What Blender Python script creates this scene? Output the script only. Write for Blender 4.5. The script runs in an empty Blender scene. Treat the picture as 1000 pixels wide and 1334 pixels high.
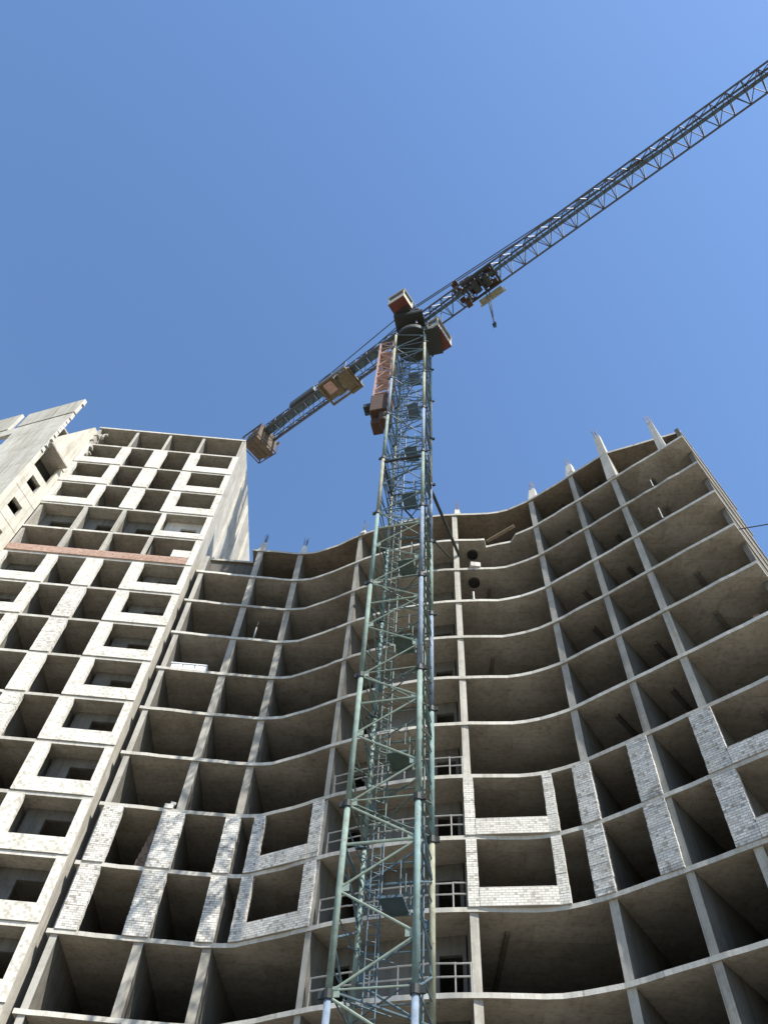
import bpy, bmesh, math, random
from mathutils import Vector, Matrix
random.seed(7)
SC = bpy.context.scene
COL = SC.collection
R = math.radians

# ------------------------------------------------------------------ materials
def nodes(name):
    m = bpy.data.materials.new(name); m.use_nodes = True
    nt = m.node_tree
    return m, nt, nt.nodes, nt.links, nt.nodes['Principled BSDF']

def wall_coords(nt):
    """(along, height) coordinates that follow any upright face"""
    N, L = nt.nodes, nt.links
    g = N.new('ShaderNodeNewGeometry')
    c = N.new('ShaderNodeVectorMath'); c.operation = 'CROSS_PRODUCT'
    L.new(g.outputs['True Normal'], c.inputs[0]); c.inputs[1].default_value = (0, 0, 1)
    n = N.new('ShaderNodeVectorMath'); n.operation = 'NORMALIZE'; L.new(c.outputs[0], n.inputs[0])
    d = N.new('ShaderNodeVectorMath'); d.operation = 'DOT_PRODUCT'
    L.new(g.outputs['Position'], d.inputs[0]); L.new(n.outputs[0], d.inputs[1])
    s = N.new('ShaderNodeSeparateXYZ'); L.new(g.outputs['Position'], s.inputs[0])
    k = N.new('ShaderNodeCombineXYZ'); L.new(d.outputs['Value'], k.inputs[0]); L.new(s.outputs[2], k.inputs[1])
    return k.outputs[0], g.outputs['Position']

def noise(nt, vec, scale, detail=5, rough=.6, stretch=None):
    N, L = nt.nodes, nt.links
    if stretch:
        mp = N.new('ShaderNodeMapping'); mp.inputs['Scale'].default_value = stretch
        L.new(vec, mp.inputs['Vector']); vec = mp.outputs[0]
    t = N.new('ShaderNodeTexNoise'); t.inputs['Scale'].default_value = scale
    t.inputs['Detail'].default_value = detail; t.inputs['Roughness'].default_value = rough
    L.new(vec, t.inputs['Vector'])
    return t.outputs['Fac']

def ramp(nt, fac, stops):
    r = nt.nodes.new('ShaderNodeValToRGB'); nt.links.new(fac, r.inputs[0])
    e = r.color_ramp.elements
    e[0].position, e[0].color = stops[0][0], (*stops[0][1], 1)
    e[1].position, e[1].color = stops[-1][0], (*stops[-1][1], 1)
    for p, c in stops[1:-1]:
        x = e.new(p); x.color = (*c, 1)
    return r.outputs[0]

def mix(nt, a, b, fac, mode='MULTIPLY'):
    x = nt.nodes.new('ShaderNodeMix'); x.data_type = 'RGBA'; x.blend_type = mode
    if isinstance(fac, float): x.inputs[0].default_value = fac
    else: nt.links.new(fac, x.inputs[0])
    for s, v in ((6, a), (7, b)):
        if isinstance(v, tuple): x.inputs[s].default_value = (*v, 1)
        else: nt.links.new(v, x.inputs[s])
    return x.outputs[2]

def bump(nt, bsdf, h, strength, dist=.02):
    b = nt.nodes.new('ShaderNodeBump'); b.inputs['Strength'].default_value = strength
    b.inputs['Distance'].default_value = dist
    nt.links.new(h, b.inputs['Height']); nt.links.new(b.outputs[0], bsdf.inputs['Normal'])

def concrete(name, c1, c2, dark, streak=.5, boards=True):
    m, nt, N, L, B = nodes(name)
    w, pos = wall_coords(nt)
    base = ramp(nt, noise(nt, pos, .55, 8, .68), [(.3, c2), (.55, c1), (.72, tuple(v*1.12 for v in c1))])
    blot = ramp(nt, noise(nt, pos, 2.6, 6, .7), [(.30, dark), (.47, (1, 1, 1))])
    col = mix(nt, base, blot, .65)
    st = ramp(nt, noise(nt, pos, 1.0, 4, .6, (4.5, 4.5, .35)), [(.33, (.62, .58, .52)), (.52, (1, 1, 1))])
    col = mix(nt, col, st, streak)
    if boards:                                    # joints left by the formwork sheets, each sheet a slightly different grey
        t = N.new('ShaderNodeTexBrick'); t.inputs['Scale'].default_value = 1
        t.inputs['Brick Width'].default_value = 2.44; t.inputs['Row Height'].default_value = 1.22
        t.inputs['Mortar Size'].default_value = .012; t.inputs['Color1'].default_value = (1, 1, 1, 1)
        t.inputs['Color2'].default_value = (.80, .78, .74, 1); t.inputs['Mortar'].default_value = (.62, .6, .57, 1)
        mp = N.new('ShaderNodeMapping'); mp.inputs['Rotation'].default_value = (0, 0, .12)
        L.new(pos, mp.inputs[0]); L.new(mp.outputs[0], t.inputs['Vector'])
        col = mix(nt, col, t.outputs['Color'], .75)
    oi = N.new('ShaderNodeObjectInfo')
    col = mix(nt, col, ramp(nt, oi.outputs['Random'], [(0, (.80, .79, .77)), (1, (1.08, 1.07, 1.05))]), .9)
    rs = ramp(nt, noise(nt, pos, 1.7, 5, .62, (3.2, 3.2, .22)), [(.63, (0, 0, 0)), (.72, (1, 1, 1))])
    col = mix(nt, col, (.27, .185, .115), mix(nt, rs, (.4, .4, .4), 1.0), 'MIX')
    L.new(col, B.inputs['Base Color'])
    B.inputs['Roughness'].default_value = .92; B.inputs['Specular IOR Level'].default_value = .2
    bump(nt, B, noise(nt, pos, 14, 6, .7), .35, .03)
    return m

def brick(name, c1, c2, mortar, odd, odd_at=.63, w=.27, h=.1):
    m, nt, N, L, B = nodes(name)
    wc, pos = wall_coords(nt)
    t = N.new('ShaderNodeTexBrick'); t.inputs['Scale'].default_value = 1
    t.inputs['Brick Width'].default_value = w; t.inputs['Row Height'].default_value = h
    t.inputs['Mortar Size'].default_value = .011; t.inputs['Mortar Smooth'].default_value = .2
    t.inputs['Bias'].default_value = -.2
    for k, c in (('Color1', c1), ('Color2', c2), ('Mortar', mortar)): t.inputs[k].default_value = (*c, 1)
    L.new(wc, t.inputs['Vector'])
    # scattered dark half bricks
    t2 = N.new('ShaderNodeTexBrick'); t2.inputs['Scale'].default_value = 1
    t2.inputs['Brick Width'].default_value = w*.5; t2.inputs['Row Height'].default_value = h; t2.offset = .37
    t2.inputs['Mortar Size'].default_value = 0; t2.inputs['Color1'].default_value = (0, 0, 0, 1); t2.inputs['Color2'].default_value = (1, 1, 1, 1)
    L.new(wc, t2.inputs['Vector'])
    col = mix(nt, t.outputs['Color'], ramp(nt, t2.outputs['Color'], [(odd_at, (1, 1, 1)), (odd_at + .12, odd)]), .9)
    col = mix(nt, col, ramp(nt, noise(nt, pos, .9, 6, .7), [(.3, (.72, .70, .66)), (.58, (1, 1, 1))]), .8)
    L.new(col, B.inputs['Base Color'])
    B.inputs['Roughness'].default_value = .9; B.inputs['Specular IOR Level'].default_value = .2
    bump(nt, B, t.outputs['Fac'], -.5, .02)
    return m

def plain(name, c, rough=.7, var=.25, metal=0., nscale=3., rust=None):
    m, nt, N, L, B = nodes(name)
    g = N.new('ShaderNodeNewGeometry')
    f = noise(nt, g.outputs['Position'], nscale, 6, .65)
    col = ramp(nt, f, [(.28, tuple(v*(1-var) for v in c)), (.55, c), (.8, tuple(min(1, v*(1+var)) for v in c))])
    if rust:
        f2 = noise(nt, g.outputs['Position'], 5.5, 7, .72)
        k = ramp(nt, f2, [(.58, (0, 0, 0)), (.66, (1, 1, 1))])
        col = mix(nt, col, rust, k, 'MIX')
    L.new(col, B.inputs['Base Color']); B.inputs['Roughness'].default_value = rough
    B.inputs['Metallic'].default_value = metal
    bump(nt, B, f, .15, .01)
    return m

M = {}
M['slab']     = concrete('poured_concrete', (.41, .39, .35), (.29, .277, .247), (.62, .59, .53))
M['edge']     = concrete('wall_concrete', (.50, .485, .445), (.37, .357, .33), (.66, .63, .58), .6)
M['ply']      = concrete('stained_slab', (.30, .26, .21), (.19, .163, .13), (.5, .45, .4))
M['side']     = concrete('shaded_concrete', (.20, .193, .175), (.14, .136, .122), (.62, .6, .56), .55)  # concrete darkened in colour so the bay corners fall into shade
M['room_shade']     = concrete('shaded_room_wall', (.07, .066, .06), (.05, .047, .043), (.7, .7, .7), .3)  # near-black colour puts room shade behind the wing windows
M['white_panel'] = concrete('whitewashed_panel', (.66, .64, .57), (.54, .52, .46), (.74, .72, .68), .6)
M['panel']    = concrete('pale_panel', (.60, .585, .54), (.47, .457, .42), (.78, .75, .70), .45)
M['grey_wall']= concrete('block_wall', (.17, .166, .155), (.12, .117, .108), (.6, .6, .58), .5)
M['white_brick'] = brick('sand_lime_brick', (.70, .68, .62), (.58, .56, .51), (.36, .34, .31), (.68, .66, .62), .80)
M['worn_brick']  = brick('worn_sand_lime_brick', (.72, .70, .65), (.50, .48, .44), (.30, .29, .27), (.55, .53, .50), .8)
M['plastered']   = brick('smooth_sand_lime_brick', (.69, .67, .61), (.61, .59, .53), (.60, .58, .53), (.74, .71, .66), .75)
M['red_brick']   = brick('red_brick', (.34, .20, .15), (.43, .29, .23), (.5, .42, .36), (.8, .7, .62), .7)
M['brown_brick'] = brick('brown_brick', (.20, .13, .09), (.13, .085, .06), (.2, .18, .16), (.6, .6, .6), .7)
M['rust']   = plain('rusty_steel', (.085, .05, .035), .8, .35, .2, 6)
M['rod']    = plain('reinforcing_steel', (.10, .085, .075), .7, .3, .4, 8)
M['pipe']   = plain('galvanised_rail', (.36, .355, .33), .55, .2, .1, 5)
M['wood']   = plain('grey_timber', (.27, .22, .15), .85, .3, 0, 6)
M['dark']   = plain('black_rubber', (.022, .022, .02), .7, .3, 0, 5)
M['wrap']   = plain('white_foil', (.82, .83, .84), .45, .08, 0, 4)
M['ground'] = plain('dusty_ground', (.20, .175, .135), .95, .25, 0, .35)
RUST = (.16, .085, .05)
M['green']  = plain('green_crane_paint', (.175, .235, .205), .9, .38, 0, 2.4, RUST)
M['teal']   = plain('teal_crane_paint', (.165, .245, .235), .9, .38, 0, 2.4, RUST)
M['blue']   = plain('blue_crane_paint', (.17, .22, .285), .9, .38, 0, 2.4, RUST)
M['olive']  = plain('weathered_crane_paint', (.26, .265, .195), .9, .38, 0, 2.4, RUST)
M['lace_green'] = plain('dull_green_paint', (.08, .125, .115), .6, .3, 0, 3, RUST)
M['lace_blue']  = plain('dull_blue_paint', (.07, .12, .15), .6, .3, 0, 3, RUST)
M['jib']    = plain('steel_blue_paint', (.068, .076, .083), .55, .3, .1, 2, RUST)
M['pale_strut'] = plain('faded_strut_paint', (.24, .30, .25), .6, .25, 0, 3, RUST)
M['collar'] = plain('black_grease', (.03, .034, .032), .6, .3, .2, 8)
M['red']    = plain('red_floor_paint', (.13, .035, .026), .6, .25, 0, 3)
M['cream']  = plain('cream_cab_paint', (.42, .37, .25), .5, .15, 0, 3)
M['pink']   = plain('faded_red_paint', (.42, .27, .225), .6, .25, 0, 4, RUST)
M['ochre']  = plain('ochre_deck', (.15, .12, .072), .7, .3, 0, 3, (.1, .06, .04))
M['ballast']= plain('ballast_concrete', (.12, .092, .065), .9, .3, 0, 2, (.15, .08, .05))
def glass():
    m, nt, N, L, B = nodes('cab_glass'); B.inputs['Base Color'].default_value = (.03, .05, .06, 1)
    B.inputs['Roughness'].default_value = .08; return m
M['glass'] = glass()

# ------------------------------------------------------------------ mesh helpers
V = Vector
class MB:
    def __init__(s): s.bm = bmesh.new()
    def prism(s, pts, z0, z1, jit=0):
        a = 0
        for i in range(len(pts)):
            a += pts[i][0]*pts[(i+1) % len(pts)][1] - pts[(i+1) % len(pts)][0]*pts[i][1]
        if a < 0: pts = pts[::-1]
        lo = [s.bm.verts.new((x, y, z0)) for x, y in pts]; hi = [s.bm.verts.new((x, y, z1)) for x, y in pts]
        n = len(pts)
        s.bm.faces.new(lo[::-1]); s.bm.faces.new(hi)
        for i in range(n): s.bm.faces.new((lo[i], lo[(i+1) % n], hi[(i+1) % n], hi[i]))
        return s
    def wall(s, a, b, t, z0, z1):
        """upright slab from a to b in plan, thickness t to the left of a->b"""
        a, b = V(a[:2]), V(b[:2]); d = (b-a).normalized(); n = V((-d.y, d.x))*t
        return s.prism([tuple(a), tuple(b), tuple(b+n), tuple(a+n)], z0, z1)
    def box(s, c, size, ax=(1, 0, 0), ay=(0, 1, 0), az=(0, 0, 1)):
        c = V(c); e = [V(ax).normalized()*size[0]/2, V(ay).normalized()*size[1]/2, V(az).normalized()*size[2]/2]
        v = [s.bm.verts.new(c + e[0]*i + e[1]*j + e[2]*k) for i in (-1, 1) for j in (-1, 1) for k in (-1, 1)]
        for f in ((0, 1, 3, 2), (4, 6, 7, 5), (0, 4, 5, 1), (2, 3, 7, 6), (0, 2, 6, 4), (1, 5, 7, 3)):
            s.bm.faces.new([v[i] for i in f])
        return s
    def tube(s, a, b, r, n=6, r2=None):
        a, b = V(a), V(b); d = (b-a)
        if d.length < 1e-5: return s
        d.normalize(); x = d.orthogonal().normalized(); y = d.cross(x)
        r2 = r if r2 is None else r2
        lo = []; hi = []
        for i in range(n):
            t = 2*math.pi*i/n; o = x*math.cos(t) + y*math.sin(t)
            lo.append(s.bm.verts.new(a+o*r)); hi.append(s.bm.verts.new(b+o*r2))
        s.bm.faces.new(lo[::-1]); s.bm.faces.new(hi)
        for i in range(n): s.bm.faces.new((lo[i], lo[(i+1) % n], hi[(i+1) % n], hi[i]))
        return s
    def build(s, name, mat, parent=None, smooth=False, label=None, kind=None, bevel=0, side=None, front=None):
        bmesh.ops.recalc_face_normals(s.bm, faces=s.bm.faces)
        if bevel: bmesh.ops.bevel(s.bm, geom=list(s.bm.edges), offset=bevel, segments=1, affect='EDGES', clamp_overlap=True)
        me = bpy.data.meshes.new(name); s.bm.to_mesh(me); s.bm.free()
        me.materials.append(M[mat] if isinstance(mat, str) else mat)
        if side:                                  # upright faces get their own concrete (cast edges)
            me.materials.append(M[side])
            for p in me.polygons:
                if abs(p.normal.z) < .5: p.material_index = 1
        if front:                                 # narrow end faces of a wall
            me.materials.append(M[front]); big = max(p.area for p in me.polygons)
            for p in me.polygons:
                if abs(p.normal.z) < .5 and p.area < big*.5: p.material_index = 1
        if smooth:
            for p in me.polygons: p.use_smooth = len(p.vertices) == 4
        o = bpy.data.objects.new(name, me); COL.objects.link(o)
        if parent is not None:
            o.parent = parent; o.matrix_parent_inverse = Matrix.Translation(-parent.location) if parent.type == 'EMPTY' else Matrix()
        if label: o['label'] = label
        if kind: o['kind'] = kind
        return o

def thing(name, label, cat, loc=(0, 0, 0), group=None):
    o = bpy.data.objects.new(name, None); COL.objects.link(o); o.location = loc
    o['label'] = label; o['category'] = cat
    if group: o['group'] = group
    return o
def tag(o, label, cat, group=None):
    o['label'] = label; o['category'] = cat
    if group: o['group'] = group
    return o

def coursed(mb, a, b, th, z0, z1, j=.008):
    """masonry pier: pairs of brick courses, each laid a little out of line"""
    a, b = V(a), V(b); d = (b-a).normalized(); n = V((-d.y, d.x))
    zs = [z0] + [q*.2 for q in range(int(z0/.2)+1, int(z1/.2)+1) if z0+.06 < q*.2 < z1-.06] + [z1]
    for p, q in zip(zs, zs[1:]):
        o = n*random.uniform(-.007, .007)
        mb.wall(tuple(a+o+d*random.uniform(-j, j)), tuple(b+o+d*random.uniform(-j, j)), th, p, q)
    return mb

H = 3.0
Z = lambda k: 14.3 + H*k
TS = .09                         # half a slab
top = lambda k: Z(k) + TS
bot = lambda k: Z(k) - TS

# ------------------------------------------------------------------ ground
g = MB(); g.box((0, 0, -.5), (900, 900, 1)); go = g.build('ground', 'ground'); go['kind'] = 'structure'

# ================================================================== curved concrete building
cb = thing('apartment_block', 'grey concrete frame with open storeys and a curved front, right of the mast', 'building', (4, 33, 0))
EDGE = [(-12.25, 32.48), (-9, 32.56), (-5.9, 32.56), (-5.1, 32.47), (-4.5, 32.32), (-3.9, 32.0), (-3, 31.5), (-2, 30.83), (-1, 30.2),
        (0, 29.66), (1, 29.2), (2, 28.8), (3, 28.44), (4, 28.2), (5, 28.02), (6, 27.87), (7, 27.74), (7.6, 27.56), (8.2, 27.3),
        (8.8, 26.93), (9.4, 26.5), (10, 25.95), (11, 24.98), (12, 24.0), (13, 23.0), (14, 22.0), (15, 21.0), (16, 20.0), (16.75, 19.25)]
BACK = [(23.1, 25.6), (14.2, 34.6), (8, 38), (-2, 41), (-12.25, 41)]
def resample(pts, step=.55):
    out = []
    for a, b in zip(pts, pts[1:]):
        n = max(1, int((V(b)-V(a)).length/step))
        for i in range(n): out.append(tuple(V(a).lerp(V(b), i/n)))
    return out + [pts[-1]]
def slab_poly(edge, jit=.022):
    r = resample(edge); o = []
    for i, (x, y) in enumerate(r):
        j = 0 if i in (0, len(r)-1) else jit
        o.append((x + random.uniform(-j, j), y + random.uniform(-j, j)))
    return o
for k in range(-1, 11):
    if k == 10:
        e = [(-9.0, 33.7), (-9.0, 32.56)] + [p for p in EDGE if -5.95 < p[0] < 13.5] + [(13.62, 22.4), (16.5, 21.05), (17.85, 20.4)]
        pts = [(-12.25, 33.75)] + slab_poly(e) + BACK
    elif k == 9:
        a = [p for p in EDGE if p[0] < 6.5] + [(6.55, 27.8), (6.75, 28.35), (8.25, 27.75), (8.45, 27.16)] + [p for p in EDGE if p[0] > 8.5]
        pts = slab_poly(a) + BACK
    else:
        pts = slab_poly(EDGE) + BACK
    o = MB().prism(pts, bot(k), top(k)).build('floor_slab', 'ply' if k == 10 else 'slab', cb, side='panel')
    if k == 10: o['label'] = 'brown stained top slab'

# cross walls standing edge-on behind the front: (front point, inward direction, thickness, depth, top)
FINS = [((-11.9, 32.5), (0, 1), .30, 7.9, 9.6), ((-8.43, 32.58), (0, 1), .40, 7.9, 10), ((-5.62, 32.57), (.12, .99), .38, 7.7, 10),
        ((-1.5, 30.53), (.5, .866), .27, 7.5, 10), ((4.75, 28.08), (.08, .997), .33, 8.2, 10), ((9.58, 26.4), (.6, .8), .34, 8.0, 10),
        ((11.75, 24.27), (.707, .707), .32, 8.0, 10), ((13.52, 22.5), (.707, .707), .34, 8.0, 10)]
for p, d, t, dep, kt in FINS:
    d = V(d).normalized(); n = V((d.y, -d.x)); p = V(p) + d*.06
    a = p - n*t/2; b = a + d*dep
    # wall thickness lies on the left of a->b, so start from the right side
    MB().wall(tuple(p + n*t/2), tuple(p + n*t/2 + d*dep), t, 0, bot(kt) if kt == 10 else Z(kt)).build('cross_wall', 'side', cb, front='edge')  # flanks carry the shade-darkened concrete, front ends the paler one
# short column set back near the open right end
MB().wall((17.8, 22.1), (18.8, 23.1), .3, 0, bot(9)).build('column', 'edge', cb)

# rear wall of the rooms
BW = [(-12.2, 40.6), (-2.1, 40.6), (7.85, 37.6), (13.9, 34.3), (22.75, 25.45)]
for a, b in zip(BW, BW[1:]):
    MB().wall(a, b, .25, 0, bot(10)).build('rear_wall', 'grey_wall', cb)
MB().wall((17.55, 20.15), (22.95, 25.55), .25, 0, bot(10)).build('end_wall', 'grey_wall', cb)
# lower front parapet of the topmost open bay on the left, and beams under the slabs
MB().wall((-12.2, 33.9), (-8.7, 33.9), .2, top(9), bot(10)).build('parapet', 'grey_wall', cb)
for k in range(0, 11):
    for (x, y) in ((10.62, 25.32), (12.62, 23.36), (14.85, 21.13)):
        if (k*7+int(x)) % 3 == 0 or k in (0, 1, 2): continue
        MB().wall((x+1.0, y+1.0), (x+5.5, y+5.5), .2, bot(k)-.17, bot(k)+.01).build('ceiling_beam', 'grey_wall', cb)
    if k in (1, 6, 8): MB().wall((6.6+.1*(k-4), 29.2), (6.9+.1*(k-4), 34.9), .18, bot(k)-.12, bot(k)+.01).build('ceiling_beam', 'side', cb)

# recessed stair landing between the two middle cross walls: wall with door openings, railings
def pt(a, b, t): return tuple(V(a).lerp(V(b), t))
W0, W1_, W2_ = (-.78, 31.95), (1.7, 30.72), (4.66, 29.78)
for k in range(-1, 10):
    z0, z1 = top(k)-.002, bot(k+1)+.002
    w = MB()
    w.wall(W0, pt(W0, W1_, .10), .2, z0, z1); w.wall(pt(W0, W1_, .42), W1_, .2, z0, z1)
    w.wall(pt(W0, W1_, .10), pt(W0, W1_, .42), .2, z0+2.1, z1)
    w.wall(W1_, pt(W1_, W2_, .66), .2, z0, z1); w.wall(pt(W1_, W2_, .95), W2_, .2, z0, z1)
    w.wall(pt(W1_, W2_, .66), pt(W1_, W2_, .95), .2, z0+2.1, z1)
    w.build('landing_wall', 'grey_wall', cb)
RAIL = [(-1.15, 30.37), (0, 29.74), (1, 29.28), (2, 28.88), (3, 28.52), (4, 28.28), (4.55, 28.17)]
for k in range(-1, 4):
    r = MB()
    for h in (.55, 1.0):
        for a, b in zip(RAIL, RAIL[1:]):
            r.tube((*a, top(k)+h+random.uniform(-.02, .02)), (*b, top(k)+h), .034, 6)
    rail = r.build('railing', 'pipe', cb)
    for i in (0, 2, 3, 5, 6):
        MB().tube((*RAIL[i], top(k)), (*RAIL[i], top(k)+1.04), .03, 6).build('post', 'pipe', rail)

# brick infill of the two storeys above the open one
def face_pt(x):
    for a, b in zip(EDGE, EDGE[1:]):
        if a[0] <= x <= b[0]: return V(a).lerp(V(b), (x-a[0])/(b[0]-a[0]))
def infill(x0, x1, z0, z1, name, mat, proud=.05, th=.25):
    a, b = face_pt(x0), face_pt(x1); d = (b-a).normalized(); n = V((-d.y, d.x))
    a -= n*proud; b -= n*proud
    if name == 'brick_parapet': return MB().wall(tuple(a), tuple(b), th, z0, z1).build(name, mat, cb)
    return coursed(MB(), a, b, th, z0, z1).build(name, mat, cb)
for k in (1, 2):
    z0, z1 = top(k)-.002, bot(k+1)+.002
    for x0, x1 in ((-11.95, -11.05), (-9.2, -8.1), (-6.15, -5.45)): infill(x0, x1, z0, z1, 'brick_pier', 'worn_brick')
    infill(-4.78, -4.28, z0, z1, 'brick_pier', 'worn_brick'); infill(-2.02, -1.52, z0, z1, 'brick_pier', 'worn_brick')
    infill(-4.27, -2.03, z0, z0+.72, 'brick_parapet', 'worn_brick', .07)
    infill(4.55, 4.98, z0, z1, 'brick_pier', 'white_brick'); infill(7.92, 8.3, z0, z1, 'brick_pier', 'white_brick')
    infill(4.99, 7.91, z0, z0+.74, 'brick_parapet', 'white_brick', .07)
for k in (1, 2):
    z0, z1 = top(k)-.002, bot(k+1)+.002
    for x0, x1 in ((9.1, 9.72), (11.02, 11.68)): infill(x0, x1, z0, z1, 'brick_pier', 'worn_brick')
    infill(13.05, 13.72, z0, z1, 'brick_pier', 'worn_brick')
    infill(13.73, 16.6, z0, z0+.74, 'brick_parapet', 'worn_brick', .07)

q = MB()                                  # unfinished inner pier, stepped like laid brick
for i in range(7): q.prism([(-9.85+.05*i, 33.0), (-9.3, 33.0), (-9.3, 33.3), (-9.85+.05*i, 33.3)], top(2)+.3*i+(.001 if i else -.002), top(2)+.3*(i+1))
q.build('inner_pier', 'brown_brick', cb)

# wall stubs with starter bars above the top slab
STUBS = [((-8.45, 32.72), (0, 1), .36, .9, Z(10), 1.6), ((-5.5, 32.72), (0, 1), .3, .8, Z(10), 1.6), ((-1.38, 30.3), (.5, .87), .22, .5, Z(10), .6),
         ((5.0, 28.2), (.08, 1), .32, .8, Z(10), 1.3), ((9.72, 26.4), (.6, .8), .42, 1.0, Z(10), 1.95), ((11.78, 24.35), (.7, .7), .40, 1.0, Z(10), 2.05),
         ((13.45, 22.45), (.7, .7), .42, .9, Z(9), 5.6), ((15.9, 20.2), (.7, .7), .34, .6, Z(9), 3.6)]
for p, d, t, dep, z, h in STUBS:
    t *= 1.45; d = V(d).normalized(); n = V((d.y, -d.x)); p = V(p); b = MB()
    lo = [p-n*t/2, p+n*t/2, p+n*t/2+d*dep, p-n*t/2+d*dep]
    tp = [p-n*t/2+d*dep*.25, p+n*t/2+d*dep*.25, p+n*t/2+d*dep*.8, p-n*t/2+d*dep*.8]
    m_ = sum(tp, V((0, 0)))/4; tp = [m_ + (v-m_)*.62 for v in tp]
    if h > 3: tp = [p-n*t/2+d*.05, p+n*t/2+d*.05, p+n*t/2+d*dep*.6, p-n*t/2+d*dep*.6]
    if h > 3: tp = [v.lerp(sum(tp, V((0, 0)))/4, .4) for v in tp]
    vs = [b.bm.verts.new((q.x, q.y, z+TS-.003)) for q in lo] + [b.bm.verts.new((q.x, q.y, z+h)) for q in tp]
    for f in ((3, 2, 1, 0), (4, 5, 6, 7), (0, 1, 5, 4), (1, 2, 6, 5), (2, 3, 7, 6), (3, 0, 4, 7)): b.bm.faces.new([vs[i] for i in f])
    st = b.build('wall_stub', 'panel', cb)
    q = MB(); c = sum(tp, V((0, 0)))/4
    for i in range(9):
        x = c + n*random.uniform(-.12, .12) + d*random.uniform(-.25, .25)
        e = x + V((random.uniform(-.12, .12), random.uniform(-.12, .12)))
        q.tube((x.x, x.y, z+h-.1), (e.x, e.y, z+h+random.uniform(.7, 1.35)), .014, 4)
    q.build('rebar', 'rod', st)

# dark service collars under two slabs beside the middle cross wall
for (x, y, k) in ((5.95, 28.95, 9), (5.9, 28.85, 8)):
    q = MB(); z = bot(k)
    n = 14
    for i in range(n):
        t = 2*math.pi*i/n
        q.box((x+.3*math.cos(t), y+.3*math.sin(t), z-.11), (.05, .16, .24), (math.cos(t), math.sin(t), 0), (-math.sin(t), math.cos(t), 0))
    q.tube((x, y, z-.10), (x, y, z+.01), .29, 14)
    q.build('duct_collar', 'dark', cb)

# ================================================================== slab tower on the left
tw = thing('residential_tower', 'pale tower with a chequer of white brick piers, left of the curved frame', 'building', (-19, 36, 0))
FY = 32.2; XL, XR = -25.3, -12.55
PA, PB, PC = (-22.25, -21.5), (-19.58, -18.46), (-16.52, -15.72)
for k in range(-1, 16):
    x0 = XL; y1 = 46.0
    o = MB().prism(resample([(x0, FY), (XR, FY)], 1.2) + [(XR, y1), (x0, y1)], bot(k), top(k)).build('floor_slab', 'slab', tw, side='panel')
for c, t in (((PA[0]+PA[1])/2, .24), ((PB[0]+PB[1])/2, .24), ((PC[0]+PC[1])/2, .24)):
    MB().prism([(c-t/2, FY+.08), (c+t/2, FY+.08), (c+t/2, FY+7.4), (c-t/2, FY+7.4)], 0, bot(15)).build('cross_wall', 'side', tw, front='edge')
MB().prism([(XR-.26, FY+.04), (XR+.0, FY+.04), (XR+.02, 46.0), (XR-.24, 46.0)], 0, Z(15)-.12).build('side_wall', 'edge', tw)
for y, w in ((35.2, .35), (38.6, .5), (41.6, .3)):
    MB().prism([(XR+.01, y), (XR+.16, y), (XR+.16, y+w), (XR+.01, y+w)], 0, Z(15)-.6).build('wall_rib', 'panel', tw)
MB().prism([(XL, FY+.1), (XL+.25, FY+.1), (XL+.25, 46), (XL, 46)], 0, bot(15)).build('side_wall', 'edge', tw)
MB().wall((XL+.3, FY+7.5), (XR-.3, FY+7.5), .25, 0, bot(15)).build('rear_wall', 'grey_wall', tw)

def tpiece(x0, x1, z0, z1, name, mat, proud=.06, th=.25, y=None):
    yy = FY-proud if y is None else y
    if mat == 'white_brick': return coursed(MB(), (x0, yy), (x1, yy), th, z0, z1).build(name, mat, tw)
    return MB().prism([(x0, yy), (x1, yy), (x1, yy+th), (x0, yy+th)], z0, z1).build(name, mat, tw)
def recess(x0, x1, k, y, d0, d1, hh=2.1):
    w = MB(); z0, z1 = top(k)-.002, bot(k+1)+.002
    w.wall((x0, y), (d0, y), .15, z0, z1); w.wall((d1, y), (x1, y), .15, z0, z1); w.wall((d0, y), (d1, y), .15, z0+hh, z1)
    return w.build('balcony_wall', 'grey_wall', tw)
for k in list(range(-1, 9)) + [11, 12, 13]:
    z0, z1 = top(k)-.002, bot(k+1)+.002
    for a, b in (PA, PB, PC): tpiece(a, b, z0+.03, z1, 'brick_pier', 'white_brick' if random.random() < .25 else 'plastered')
    tpiece(XR-.44, XR, z0+.03, z1, 'brick_pier', 'plastered', .05, .3)
    tpiece(XL, XL+.4, z0+.03, z1, 'brick_pier', 'plastered', .05, .3)
    tpiece(PC[1]+.002, XR-.442, z0+.03, z0+.80, 'parapet', 'plastered', .07, .2)
    tpiece(XL+.402, PA[0]-.002, z0+.03, z0+.80, 'parapet', 'plastered', .07, .2)
    if k < 10:
        recess(PC[1], XR-.3, k, FY+1.05, PC[1]+1.0, XR-.6, 2.3)
        recess(XL+.3, PA[0], k, FY+1.05, XL+.8, PA[0]-1.0, 2.3)
# storey with the red brick band
z0 = top(9)
tpiece(XL+.1, XR-.45, z0+.01, z0+.66, 'brick_band', 'red_brick', .10, .25)
tpiece(XR-.44, XR, z0+.01, bot(10), 'brick_pier', 'plastered', .05, .3)
tpiece(XR-1.7, XR-.46, z0+.79, z0+1.55, 'brick_panel', 'plastered', .04, .2)
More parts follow.
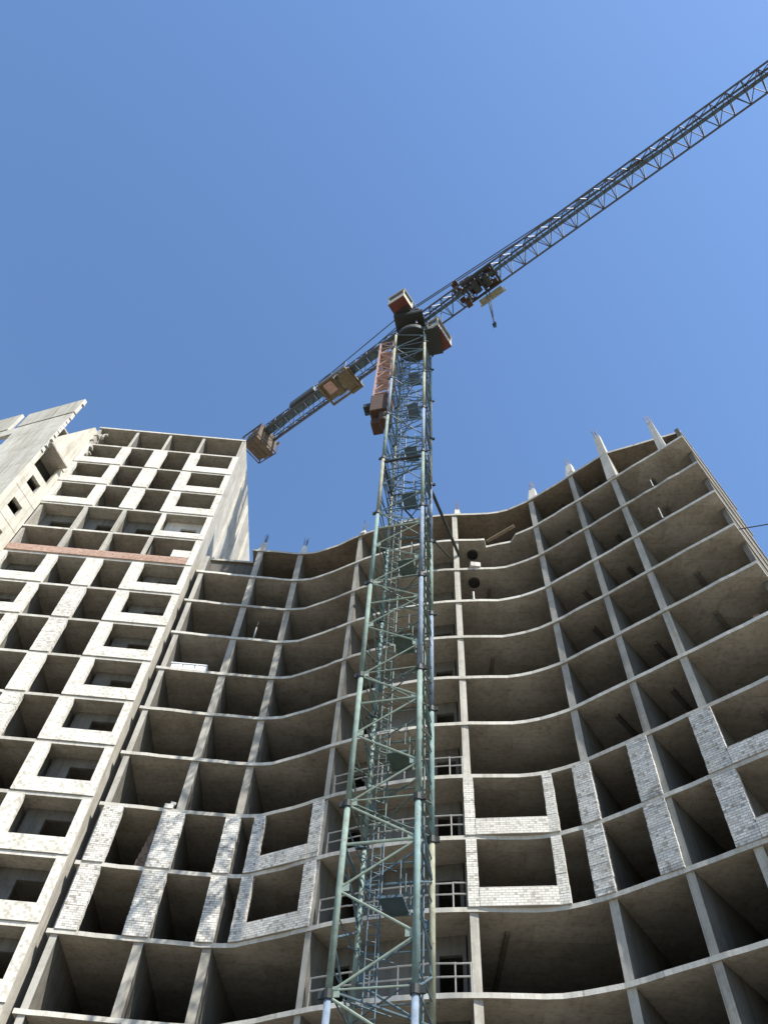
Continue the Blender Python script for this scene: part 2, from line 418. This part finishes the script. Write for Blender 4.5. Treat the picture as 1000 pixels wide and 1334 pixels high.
# storey above it: recessed wall with dark windows, a white framed cell at its right end
z0, z1 = top(10)-.002, bot(11)+.002
for (x0, x1, d0, d1) in ((XL+.3, -22.0, -24.3, -22.7), (-21.75, -19.15, -20.9, -19.5), (-18.85, -16.25, -18.0, -16.6)):
    recess(x0, x1, 10, FY+1.0, d0, d1, 2.0)
w = MB(); y = FY+.75; x0, x1 = -15.95, XR-.3
w.wall((x0, y), (-14.75, y), .15, z0, z1); w.wall((-13.6, y), (x1, y), .15, z0, z1); w.wall((-14.75, y), (-13.6, y), .15, z0+2.1, z1)
w.build('balcony_wall', 'panel', tw)
tpiece(-16.25, -15.95, z0, z1, 'brick_pier', 'plastered', .04, .3)
tpiece(-15.94, XR-.40, z0, z0+.6, 'parapet', 'plastered', .07, .2)
tpiece(XR-.38, XR, z0, z1, 'brick_pier', 'plastered', .05, .3)
for x in (-21.88, -19.02):
    tpiece(x-.14, x+.14, z0, z1, 'pier', 'edge', .02, .3)
    tpiece(x-.14, x+.14, top(9)+.01, bot(10), 'pier', 'edge', .02, .3)
tpiece(-16.3, -16.0, top(9)+.01, bot(10), 'pier', 'edge', .02, .3)
# broken concrete on the top left corner of the tower
for i in range(12):
    q = MB(); q.box((XL+random.uniform(0, .9), FY+random.uniform(.0, .5), top(13)+random.uniform(.1, 5.3)), (random.uniform(.2, .5), random.uniform(.2, .5), random.uniform(.15, .5)),
          (1, random.uniform(-.4, .4), random.uniform(-.4, .4)), (random.uniform(-.3, .3), 1, 0))
    q.build('masonry_chunk', 'edge', tw, bevel=.03)

# ================================================================== turned wing at the far left
wg = thing('side_wing', 'pale wing with small square windows and a ragged top corner', 'building', (-28, 33, 0))
Q = V((-26.3, 29.7)); U1 = V((.355, .935)); U2 = V((-.935, .355))
def wing_wall(u, a, b, z0, z1, mb, th=.3, proud=0):
    d = U1 if u == 1 else U2
    inn = U2 if u == 1 else U1
    p, q_ = Q + d*a - inn*proud, Q + d*b - inn*proud
    mb.prism([tuple(p), tuple(q_), tuple(q_+inn*th), tuple(p+inn*th)], z0, z1); return mb
# front face: courses with open joints, a notch in the top and a slot below
f = MB(); zt = 59.4
levels = [0.] + [Z(k)+1.6 for k in range(-3, 14)]
for a, b in zip(levels, levels[1:]):
    if b > 56.9: break
    if a < 54.9 < b + .1 and b > 54.0:
        pass
    wing_wall(2, .0, 5.3, a, b-.03, f)
    wing_wall(2, 5.302, 13, a, min(b-.03, 53.9), f)
ztop0 = [b for b in levels if b <= 56.9][-1]
wing_wall(2, .0, 5.3, ztop0, 56.93, f)
wing_wall(2, 5.302, 13, 55.8, 56.93, f); wing_wall(2, 7.6, 13, 53.9, 55.798, f)
f.build('front_wall', 'white_panel', wg)
f = MB(); wing_wall(2, -.08, 5.45, 57.02, 59.4, f, .3, .05); wing_wall(2, 6.35, 13, 57.02, 59.9, f, .3, .05); f.build('parapet_panel', 'white_panel', wg)
for i in range(15):                                  # ragged brick teeth up the free corner
    z = 50.5 + i*.6 + random.uniform(-.2, .2); f = MB(); wing_wall(2, -random.choice((.03, .05, .09, .22)), .0, z, z+random.choice((.14, .28, .42)), f, .25, -.02)
    f.build('brick_tooth', 'white_brick', wg)
# side face with the small square windows
s = MB()
def cell(a, b, z0, z1): wing_wall(1, a, b, z0, z1, s, .3)
cell(.302, .85, 0, 49.0); cell(1.9, 2.72, 0, 49.0)
zz = 0
for wz in (38.7, 41.7, 44.7, 47.7):
    cell(.852, 1.898, zz, wz-.55); zz = wz+.55
cell(.852, 1.898, zz, 49.0)
cell(2.25, 2.72, 49.002, 51.45); cell(.302, .40, 49.002, 51.45)
for i in range(52): cell(.31+.05*i, .31+.05*(i+1)-.0005, 51.62, 53.2+5.5*min(1, i/41)+random.uniform(-.03, .03))
s.build('side_wall', 'white_panel', wg)
for z in (40.2, 43.2, 46.2):
    j = MB(); wing_wall(1, .30, 2.72, z-.03, z+.03, j, .02, .012); j.build('joint', 'slab', wg)
b = MB(); wing_wall(1, .05, 2.35, 51.46, 51.615, b, 1.1, .55); b.build('balcony_slab', 'slab', wg)
b = MB(); wing_wall(1, .31, 4.2, 0, 53, b, .2, -1.15); b.build('shaded_inner_wall', 'room_shade', wg)  # close backing wall, coloured dark so the window holes look unlit
b = MB(); wing_wall(1, .32, 3.4, 51.5, 51.7, b, 1.0, -.31); b.build('ceiling', 'slab', wg)
for k in range(5, 15):
    b = MB(); wing_wall(1, .32, 2.7, Z(k)-1.2, Z(k)-1.05, b, 2.6, -.32); b.build('floor_slab', 'slab', wg)

# ================================================================== tower crane
cr = thing('tower_crane', 'tall tower crane with a green lattice mast and slanting jib', 'crane', (1.2, 23.4, 0))
ang = R(17.3); S = 2.44
EX = V((math.cos(ang), -math.sin(ang), 0)); EY = V((math.sin(ang), math.cos(ang), 0))
FL = V((2.0, 21.9, 0)) - EX*S
def ml(x, y, z): return FL + EX*x + EY*y + V((0, 0, z))
CORN = [(0, 0), (S, 0), (S, S), (0, S)]
MC = ml(S/2, S/2, 0)
cols = {-1: 'blue', 0: 'blue', 1: 'blue', 2: 'green', 3: 'green', 4: 'teal', 5: 'blue', 6: 'olive', 7: 'olive', 8: 'green', 9: 'olive', 10: 'olive'}
lace = ['lace_blue', 'lace_green', 'lace_blue', 'lace_green', 'lace_green', 'lace_green', 'lace_blue', 'lace_blue', 'lace_blue', 'lace_blue', 'lace_blue', 'lace_blue']
ZB = 5.5
for i in range(-1, 10):
    z0 = ZB + 6*i; z1 = z0 + 6
    if i == 9: z1 = z0 + 3.0
    zz0 = max(z0, 0.0)
    m = MB(); P = MB()
    nodesz = [t*1.5 for t in range(int((z1-z0)/1.5)+1)]
    for f_ in range(4):
        c0, c1 = CORN[f_], CORN[(f_+1) % 4]
        tgt = P if f_ == 0 else m
        for j, (h0, h1) in enumerate(zip(nodesz, nodesz[1:])):
            a, b = (c0, c1) if j % 2 == 0 else (c1, c0)
            if z0+h1 <= 0: continue
            tgt.tube(ml(*a, z0+h0+.04), ml(*b, z0+h1-.04), .038, 6)
            gx = ml(a[0]+(b[0]-a[0])*.07, a[1]+(b[1]-a[1])*.07, z0+h0+.06); tgt.box(gx, (.3, .025, .26), ml(*b, 0)-ml(*a, 0), V((0, 0, 1)).cross(ml(*b, 0)-ml(*a, 0)))
        for h in (0.12, 4.5):
            if h < z1-z0 and z0+h > 0: tgt.tube(ml(*c0, z0+h), ml(*c1, z0+h), .05 if h > 1 else .028, 6)
    for h in nodesz[:-1]:
        if z0+h < 0: continue
        for f_ in (1, 2, 3): m.tube(ml(*CORN[f_], z0+h+.75), ml(*CORN[(f_+1) % 4], z0+h+.75), .028, 5)
        m.tube(ml(.05, S*.5, z0+h+.4), ml(S*.5, S-.05, z0+h+.4), .022, 5)
    if z0 > 0: m.tube(ml(0, 0, z0+.12), ml(S, S, z0+.12), .035, 6); m.tube(ml(S, 0, z0+.3), ml(0, S, z0+.3), .03, 6)
    m.tube(ml(S-.25, S-.2, zz0), ml(S-.25, S-.2, z1), .035, 5); m.tube(ml(S-.36, S-.2, zz0), ml(S-.36, S-.2, z1), .022, 5)
    sec = m.build('mast_section', lace[i+1], cr)
    P.build('front_bracing', 'pale_strut' if i < 5 else lace[i+1], sec)
    for q, c in enumerate(CORN):
        mt = cols[i] if i < 2 else (['green', 'blue', 'teal', 'green'][(q+i) % 4] if i in (2, 3, 4) else (['olive', 'olive', 'green', 'blue'][(q+i) % 4]))
        if i == 1: mt = ['green', 'teal', 'olive', 'green'][q]
        if i == 0: mt = 'blue'
        if i == 2: mt = ['green', 'green', 'teal', 'green'][q]
        if i == 3: mt = ['green', 'blue', 'blue', 'teal'][q]
        if i == 4: mt = ['teal', 'blue', 'green', 'teal'][q]
        rr = .105 if q != 3 else .09
        MB().tube(ml(*c, zz0+.10), ml(*c, z1-.10), rr, 12).build('leg', mt, sec, smooth=True)
        k = MB().tube(ml(*c, z1-.12), ml(*c, z1+.12), .15, 10)
        k.box(ml(c[0]+(-.2 if c[0] == 0 else .2), c[1], z1), (.16, .1, .2), EX, EY)
        k.build('collar', 'collar', sec)
    # ladder and landing
    l = MB()
    for sx in (.42, .82):
        l.tube(ml(sx, S-.45, zz0), ml(sx, S-.45, z1), .03, 5)
    h = zz0+.2
    while h < z1:
        l.tube(ml(.42, S-.45, h), ml(.82, S-.45, h), .016, 4); h += .3
    for sx, sy in ((.38, .95), (.62, 1.15), (.86, .95)): l.tube(ml(sx, S-sy, zz0+1.0), ml(sx, S-sy, z1-.3), .014, 4)
    for h in [zz0+1.0+.55*j for j in range(9)]:
        if h < z1:
            pts = [ml(.42, S-.45, h), ml(.38, S-.95, h), ml(.62, S-1.15, h), ml(.86, S-.95, h), ml(.82, S-.45, h)]
            for a, b in zip(pts, pts[1:]): l.tube(a, b, .014, 4)
    l.build('ladder', lace[i+1], sec)
    if z0 > 0:
        d = MB(); zl = z0 + (3.3 if i % 2 else 2.9)
        for j in range(14): d.box(ml(1.35+.058*j-.38, S*.66, zl), (.052, S*.45, .035), EX, EY)
        d.box(ml(1.35, S*.44, zl-.04), (.85, .05, .07), EX, EY); d.box(ml(1.35, S*.88, zl-.04), (.85, .05, .07), EX, EY)
        for hh in (.5, 1.0): d.tube(ml(1.75, S*.31, zl+hh), ml(1.75, S*.93, zl+hh), .02, 5)
        for yy in (.31, .62, .93): d.tube(ml(1.75, S*yy, zl), ml(1.75, S*yy, zl+1), .02, 5)
        d.build('landing', lace[i+1], sec)
MB().box(MC + V((0, 0, .3)), (5.5, 5.5, .6), EX, EY).build('foundation', 'ballast', cr)
MT = ZB + 57 + 0     # top of the mast
# slewing ring and platform
q = MB(); q.tube(MC+V((0, 0, MT+.1)), MC+V((0, 0, MT+.9)), 1.55, 24); q.tube(MC+V((0, 0, MT+.9)), MC+V((0, 0, MT+1.3)), 1.25, 24)
q.build('slewing_ring', 'collar', cr, smooth=True)
q = MB(); q.box(ml(S/2-.1, S/2-.5, MT+2.35), (2.5, 3.0, .14), EX, EY); q.box(ml(S/2-.1, -.75, MT+2.62), (2.5, .12, .4), EX, EY); q.box(ml(.1, S/2-.5, MT+2.62), (.12, 3.0, .4), EX, EY); q.build('slewing_deck', 'collar', cr)
J = V((.742, -.670, 0)).normalized(); JN = V((-J.y, J.x, 0))      # jib direction and its left side
def jl(s, n, z): return MC + J*s + JN*n + V((0, 0, z))
JZ = 66.0
tt = MB()
for a, b in ((-1, -1), (-1, 1), (1, 1), (1, -1)):
    tt.tube(jl(a*1.05, b*1.05, MT+1.2), jl(a*.8, b*.75, JZ+2), .11, 8)
for z in (MT+1.4, JZ-.1, JZ+1.8):
    for (a, b), (c, d) in (((-1, -1), (-1, 1)), ((-1, 1), (1, 1)), ((1, 1), (1, -1)), ((1, -1), (-1, -1))):
        tt.tube(jl(a, b, z), jl(c, d, z), .08, 6)
for s_ in (-1, 1):
    tt.tube(jl(-1, s_, MT+1.4), jl(1, s_, JZ), .06, 6); tt.tube(jl(s_, -1, MT+1.4), jl(s_, 1, JZ), .06, 6)
APEX = 72.6
for a, b in ((-1, -1), (-1, 1), (1, 1), (1, -1)): tt.tube(jl(a*.8, b*.75, JZ+2), jl(a*.12, b*.3, APEX), .075, 6)
for z in (JZ+2.8, JZ+3.9, JZ+5):
    t = (z-JZ-2)/(APEX-JZ-2); w = .8*(1-t)+.1
    for a, b, c, d in ((-w, -w, w, -w), (w, -w, w, w), (w, w, -w, w), (-w, w, -w, -w)): tt.tube(jl(a, b, z), jl(c, d, z+.6), .035, 5)
tt.build('tower_head', 'jib', cr)
# jib: triangular truss
def truss(s0, s1, w, hgt, step, z, chord, brace, mb):
    n = int(abs(s1-s0)/step); st = (s1-s0)/n
    for nn in (-w, w): mb.tube(jl(s0, nn, z), jl(s1, nn, z), chord, 6)
    mb.tube(jl(s0, 0, z+hgt), jl(s1, 0, z+hgt), chord*1.15, 6)
    for i in range(n):
        a, b = s0+st*i, s0+st*(i+1); m_ = (a+b)/2
        for nn in (-w, w):
            mb.tube(jl(a, nn, z), jl(m_, 0, z+hgt), brace, 5); mb.tube(jl(m_, 0, z+hgt), jl(b, nn, z), brace, 5)
        mb.tube(jl(a, -w, z), jl(a, w, z), brace, 5)
        mb.tube(jl(a, -w, z), jl(b, w, z), brace*.9, 5) if i % 2 else mb.tube(jl(a, w, z), jl(b, -w, z), brace*.9, 5)
    return mb
jb = truss(1.1, 46, .95, 1.9, 1.2, JZ, .08, .04, MB()).build('jib', 'jib', cr)
w = MB()                                                # walkway inside the jib
for i in range(56): w.box(jl(1.4+.8*i, -.15, JZ+.10), (.79, .30, .03), J, JN)
w.build('walkway', 'lace_blue', jb)
cj = MB()
for nn in (-.7, .7):
    cj.tube(jl(-1.1, nn, JZ), jl(-18.6, nn, JZ), .14, 6); cj.tube(jl(-1.1, nn, JZ+1.1), jl(-18.6, nn, JZ+1.05), .045, 6)
    for i in range(14):
        a = -1.1-1.25*i
        cj.tube(jl(a, nn, JZ), jl(a, nn, JZ+1.1), .04, 5); cj.tube(jl(a, nn, JZ), jl(a-1.25, nn, JZ+1.1), .04, 5); cj.tube(jl(a, nn, JZ+1.1), jl(a-1.25, nn, JZ+.0), .03, 5)
for i in range(15):
    a = -1.1-1.25*i
    cj.tube(jl(a, -.7, JZ), jl(a, .7, JZ), .045, 5)
    if i < 14: cj.tube(jl(a, -.7, JZ), jl(a-1.25, .7, JZ), .03, 5)
cjo = cj.build('counter_jib', 'jib', cr)
w = MB()
for i in range(14): w.box(jl(-1.8-1.25*i, -.25, JZ+.09), (1.2, .6, .04), J, JN)
w.build('walkway', 'lace_blue', cjo)
for s0, s1, za, zb, nm in ((.2, 24.0, APEX-.2, JZ+1.4, 'jib_tie'), (-.2, -17.6, APEX-.2, JZ+1.1, 'counter_jib_tie')):
    q = MB()
    for nn in ((-.12, .12) if s0 > 0 else (-.5, .5)): q.tube(jl(s0, nn*.6, za), jl(s1, nn, zb), .05, 6)
    q.build(nm, 'jib', cr)
# winch deck on the counter jib
d = MB(); d.box(jl(-7.4, .25, JZ-.25), (1.3, 2.3, .18), J, JN); d.box(jl(-9.4, -.2, JZ-.3), (1.9, 1.8, .16), J, JN)
for a in (-10.1, -7.0): d.box(jl(a, 0, JZ-.42), (.16, 2.4, .2), J, JN)
for n_ in (-1.15, 1.15): d.box(jl(-8.55, n_, JZ-.36), (3.2, .14, .32), J, JN)
dk = d.build('winch_deck', 'ochre', cr)
d = MB(); d.box(jl(-8.3, .2, JZ+.65), (1.9, 1.5, 1.5), J, JN); d.build('winch_housing', 'olive', dk, bevel=.05)
MB().box(jl(-9.2, -.4, JZ-.5), (.9, 1.1, .28), J, JN).build('motor', 'pink', dk, bevel=.04)
q = MB()
for n_ in (-1.15, 1.15):
    for hh in (.5, 1.0): q.tube(jl(-10.3, n_, JZ-.2+hh), jl(-6.9, n_, JZ-.2+hh), .025, 5)
    for a in (-10.3, -8.6, -6.9): q.tube(jl(a, n_, JZ-.2), jl(a, n_, JZ+.8), .025, 5)
q.build('deck_rail', 'jib', dk)
# control cupboard further out
MB().box(jl(-12.4, -.92, JZ+.6), (3.0, .35, .8), J, JN).build('control_cabinet', 'jib', cr, bevel=.04)
# counterweight blocks hung in the end frame
for a, n_, z, sz in ((-17.7, 0, JZ-.9, (.55, 2.3, 2.4)), (-18.35, 0, JZ-.8, (.55, 2.3, 2.2)), (-19.0, 0, JZ-.7, (.55, 2.1, 2.0)), (-18.3, .0, JZ+.75, (1.5, 1.7, .5))):
    MB().box(jl(a, n_, z), sz, J, JN).build('counterweight_block', 'ballast', cr, bevel=.04)
q = MB()
for n_ in (-1.25, 1.25):
    q.tube(jl(-17.2, n_, JZ+.2), jl(-17.2, n_, JZ-2.0), .06, 6); q.tube(jl(-19.5, n_, JZ+.2), jl(-19.5, n_, JZ-1.6), .06, 6)
    q.tube(jl(-17.2, n_, JZ-2.0), jl(-19.5, n_, JZ-1.6), .05, 6); q.tube(jl(-17.2, n_, JZ+.2), jl(-19.8, n_, JZ+.2), .07, 6)
q.tube(jl(-17.2, -1.25, JZ-2.0), jl(-17.2, 1.25, JZ-2.0), .05, 6); q.tube(jl(-19.5, -1.25, JZ-1.6), jl(-19.5, 1.25, JZ-1.6), .05, 6)
q.build('counterweight_frame', 'rust', cr)
# trolley, its dark cradle and the hook
TZ = JZ
t = MB()
for n_ in (-.85, .85): t.box(jl(7.1, n_, TZ-.15), (3.0, .14, .24), J, JN)
for a in (5.7, 7.1, 8.5): t.box(jl(a, 0, TZ-.28), (.16, 1.8, .16), J, JN)
for a in (5.9, 8.3):
    for n_ in (-.8, .8): t.tube(jl(a, n_-.06, TZ+.02), jl(a, n_+.06, TZ+.02), .17, 10)
for a in (6.6, 7.6): t.tube(jl(a, -.45, TZ-.35), jl(a, .45, TZ-.35), .3, 12)
tr = t.build('trolley', 'collar', cr)
q = MB()
for i in range(34): q.box(jl(6.6+random.uniform(-1.9, 1.9), random.uniform(-.9, .9), TZ+random.uniform(.0, 1.4)), (random.uniform(.2, .7), random.uniform(.2, .6), random.uniform(.15, .4)), J, JN)
for i in range(10): q.tube(jl(7.0+random.uniform(-1.5, 1.5), -.7, TZ+random.uniform(0, .9)), jl(7.0+random.uniform(-1.5, 1.5), .7, TZ+random.uniform(0, .9)), .03, 5)
q.build('cable_drum', 'rust', tr)
q = MB(); q.box(jl(7.2, 1.35, TZ-.42), (2.2, .6, .08), J, JN); q.box(jl(7.2, 1.62, TZ-.22), (2.5, .05, .4), J, JN)
for a in (6.0, 7.2, 8.4): q.tube(jl(a, 1.7, TZ-.4), jl(a, 1.7, TZ+.6), .025, 5)
q.tube(jl(6.0, 1.7, TZ+.6), jl(8.4, 1.7, TZ+.6), .025, 5)
q.build('service_basket', 'olive', tr)
q = MB()
for a in (6.95, 7.25): q.tube(jl(a, .9, TZ-.4), jl(7.1, .9, TZ-8.0), .045, 5)
q.build('hoist_rope', 'rod', cr)
q = MB(); q.box(jl(7.1, .9, TZ-8.2), (.3, .12, .45), J, JN); q.tube(jl(7.1, .9, TZ-8.4), jl(7.1, .9, TZ-8.7), .04, 6)
for i in range(6):
    t0, t1 = math.pi*(-.5+i*.25), math.pi*(-.5+(i+1)*.25)
    q.tube(jl(7.1+.13*math.cos(t0), .9, TZ-8.83+.13*math.sin(t0)), jl(7.1+.13*math.cos(t1), .9, TZ-8.83+.13*math.sin(t1)), .035, 6)
q.build('hook_block', 'collar', cr)
# operator cab in front of the tower head and a control cabin on its right side
def cabin(name, c, size, rot):
    ax = V((math.cos(rot), math.sin(rot), 0)); ay = V((-ax.y, ax.x, 0)); az = V((0, 0, 1)); c = V(c); sx, sy, sz = size
    b = MB(); b.box(c - az*(sz/2-.06), (sx, sy, .12), ax, ay); o = b.build(name, 'red', cr)
    w = MB()
    w.box(c - az*sz*.27 - ay*(sy/2-.03), (sx-.01, .06, sz*.44), ax, ay); w.box(c - az*sz*.27 + ay*(sy/2-.03), (sx-.01, .06, sz*.44), ax, ay)
    w.box(c - az*sz*.27 - ax*(sx/2-.03), (.06, sy-.13, sz*.44), ax, ay); w.box(c - az*sz*.27 + ax*(sx/2-.03), (.06, sy-.13, sz*.44), ax, ay)
    for i in (-1, 1):
        for j in (-1, 1): w.box(c + ax*i*(sx/2-.05) + ay*j*(sy/2-.05) + az*sz*.2, (.1, .1, sz*.5), ax, ay)
    w.box(c + az*(sz/2-.05), (sx+.12, sy+.12, .1), ax, ay)
    w.build('cab_shell', 'cream', o)
    MB().box(c + az*sz*.2, (sx-.1, sy-.1, sz*.5-.02), ax, ay).build('window', 'glass', o)
    return o
cabin('operator_cab', ml(S/2-.7, -1.25, MT+4.0), (1.6, 1.4, 1.8), R(-38))
cabin('machine_cabin', ml(S+1.1, .75, MT-1.0+1.0), (1.0, 2.2, 1.9), R(-38))
MB().box(ml(S/2-.4, -.5, MT+2.95), (1.3, 1.3, .12), J, JN).build('cab_platform', 'collar', cr); MB().box(ml(S+.6, .75, MT-1.25), (1.2, 2.3, .1), EX, EY).build('cab_platform', 'collar', cr)
# climbing cage hung on the left side of the mast
c = MB(); cx0, cx1, cy0, cy1, z0, z1 = -1.35, -.28, .35, 1.75, 51.6, 62.0
for x in (cx0, cx1):
    for y in (cy0, cy1): c.box(ml(x, y, (z0+z1)/2), (.13, .13, z1-z0), EX, EY)
n = 9; st = (z1-z0)/n
for i in range(n+1):
    z = z0+st*i
    for a, b in (((cx0, cy0), (cx1, cy0)), ((cx1, cy0), (cx1, cy1)), ((cx1, cy1), (cx0, cy1)), ((cx0, cy1), (cx0, cy0))):
        c.tube(ml(*a, z), ml(*b, z), .05, 5)
        if i < n: c.tube(ml(*(a if i % 2 else b), z), ml(*(b if i % 2 else a), z+st), .045, 5)
cg = c.build('climbing_cage', 'pink', cr)
for z in (z0+.4, z0+4.2, z0+8.2): MB().box(ml((cx0+cx1)/2, (cy0+cy1)/2, z), (cx1-cx0+.1, cy1-cy0+.1, .08), EX, EY).build('cage_floor', 'pink', cg)
d = MB(); d.box(ml(-.85, 1.05, 50.3), (1.25, 1.7, 2.5), EX, EY); d.box(ml(-1.1, 1.3, 48.8), (.75, 1.0, 1.0), EX, EY); d.box(ml(-.55, .8, 48.6), (.5, .8, 1.5), EX, EY)
d.build('hydraulic_unit', 'rust', cg, bevel=.06)
d = MB(); d.box(ml(-1.75, .8, 50.6), (.6, .7, .5), EX, EY); d.tube(ml(-1.9, .9, 50.3), ml(-.9, .8, 48.8), .06, 6); d.build('bracket', 'collar', cg)
for i in range(4):
    pass
# tie bars from the mast to the curved frame
q = MB()
TIE = 41.0
q.tube(ml(S, S, TIE), V((5.0, 28.25, 39.75)), .10, 8); q.tube(ml(0, S, TIE), V((.4, 29.5, 39.75)), .08, 8); q.tube(ml(0, S, TIE), V((4.4, 28.35, 39.75)), .06, 8)
for a, b in zip(CORN, CORN[1:]+CORN[:1]): q.tube(ml(*a, TIE), ml(*b, TIE), .09, 8)
q.build('mast_tie', 'collar', cr)

# ================================================================== loose things
o = thing('block_stack', 'low white wrapped stack of blocks on an open floor edge', 'building blocks', (-10.55, 32.85, top(6)))
for i in range(3):
    MB().box((-11.2+.7*i, 32.86, top(6)+.24), (.66, .42, .48), (1, .04*(i-1), 0), (-.04*(i-1), 1, 0)).build('wrapped_pack', 'wrap', o, bevel=.03)
MB().box((-10.5, 32.86, top(6)+.5), (2.12, .5, .05)).build('cover_board', 'wrap', o)
b = MB(); b.box((-9.0, 32.66, top(3)+.12), (.42, .25, .24)); b.box((-8.86, 32.68, top(3)+.31), (.25, .22, .12), (1, .3, 0), (-.3, 1, 0))
tag(b.build('loose_blocks', 'white_brick'), 'few pale loose bricks on a slab edge, directly above the brick pier', 'bricks')
p = thing('shoring_prop', 'thin pale steel prop standing alone at the front of an open left bay', 'prop', (-7.3, 32.85, top(7)))
MB().tube((-7.3, 32.85, top(7)), (-7.3, 32.85, top(7)+1.3), .05, 8).build('outer_tube', 'pipe', p)
MB().tube((-7.3, 32.85, top(7)+1.3), (-7.27, 32.9, top(7)+1.9), .035, 8).build('inner_tube', 'rod', p)
MB().box((-7.3, 32.85, top(7)+.012), (.22, .22, .02)).build('foot_plate', 'rod', p)
for x, y, k, h, lb in ((14.92, 20.82+.35, 8, .8, 'short thin pipe stub on the upper slab edge near the right end'), (14.72, 21.0+.3, 7, 1.05, 'taller thin pipe stub one floor lower on the right slab edge')):
    q = thing('guard_post', lb, 'post', (x, y, top(k)), 'posts on the right slab edges')
    MB().tube((x, y, top(k)), (x, y, top(k)+h), .035, 6).build('pipe', 'pipe', q); MB().box((x, y, top(k)+.01), (.16, .16, .02)).build('foot_plate', 'rod', q)
b = MB(); d = V((8.35, 26.85, Z(9)+.45))-V((6.75, 27.9, Z(9)-.05)); b.box((V((8.35, 26.85, Z(9)+.45))+V((6.75, 27.9, Z(9)-.05)))/2, (d.length, .22, .06), d, V((0, 0, 1)).cross(d))
tag(b.build('timber_plank', 'wood'), 'pale timber plank lying tilted across the gap in the slab edge below the top storey', 'plank')
b = MB(); b.box((5.85, 27.98, top(8)+.22), (.62, .4, .44)); tag(b.build('white_crate', 'panel', bevel=.03), 'small whitish crate on the slab edge under the dark round collar', 'crate')
b = MB(); b.tube((5.62, 28.0, top(7)), (5.62, 28.0, top(7)+.75), .06, 8); b.box((5.62, 28.0, top(7)+.01), (.2, .2, .02)); tag(b.build('pipe_stub', 'pipe'), 'upright pale pipe stub on the slab edge one floor below the whitish crate', 'pipe')
q = MB(); pts = []
for i in range(13):
    t = i/12; pts.append(V((17.2, 19.75, 32.6)).lerp(V((30.0, 14.0, 33.5)), t) - V((0, 0, 1.4*4*t*(1-t)*.5)))
for a, b_ in zip(pts, pts[1:]): q.tube(a, b_, .03, 5)
tag(q.build('overhead_cable', 'dark'), 'thin dark cable running off from the right end of the frame into the sky', 'cable')

# ------------------------------------------------------------------ camera (standing in the yard, looking steeply up)
cam = bpy.data.cameras.new('camera'); co = bpy.data.objects.new('camera', cam); COL.objects.link(co)
cx, cy, F = 500., 667., 985.
up = V((559.-cx, 15.-cy, F)).normalized(); fw = V((0, 0, 1)); h = (fw-up*fw.dot(up)).normalized(); rt = h.cross(up)
ax = V((rt.x, h.x, up.x)); ay = -V((rt.y, h.y, up.y)); az = -V((rt.z, h.z, up.z))
co.matrix_world = Matrix(((ax.x, ay.x, az.x, 0), (ax.y, ay.y, az.y, 0), (ax.z, ay.z, az.z, 1.6), (0, 0, 0, 1)))
cam.sensor_fit = 'HORIZONTAL'; cam.sensor_width = 36; cam.lens = F/1000*36; cam.clip_end = 3000; cam.clip_start = .1
SC.camera = co

# ------------------------------------------------------------------ light
SUN_AZ = math.atan2(.67, -.742)      # compass style: x = sin, y = cos
SUN_EL = R(50)
sd = V((math.sin(SUN_AZ)*math.cos(SUN_EL), math.cos(SUN_AZ)*math.cos(SUN_EL), math.sin(SUN_EL)))
sl = bpy.data.lights.new('sun', 'SUN'); so = bpy.data.objects.new('sun', sl); COL.objects.link(so)
sl.energy = 5.0; sl.angle = R(.53); sl.color = (1, .95, .86)
so.rotation_euler = sd.to_track_quat('Z', 'Y').to_euler(); so.location = (60, -50, 90)
wd = bpy.data.worlds.new('World'); SC.world = wd; wd.use_nodes = True
nt = wd.node_tree; bg = nt.nodes['Background']
sky = nt.nodes.new('ShaderNodeTexSky'); sky.sky_type = 'NISHITA'; sky.sun_disc = False
sky.sun_elevation = SUN_EL; sky.sun_rotation = SUN_AZ
sky.altitude = 0; sky.air_density = 1.3; sky.dust_density = .25; sky.ozone_density = 7
nt.links.new(sky.outputs[0], bg.inputs[0]); bg.inputs[1].default_value = .122
SC.view_settings.view_transform = 'Standard'; SC.view_settings.look = 'None'
SC.view_settings.exposure = .80; SC.view_settings.gamma = 1
SC.cycles.max_bounces = 8; SC.cycles.diffuse_bounces = 5
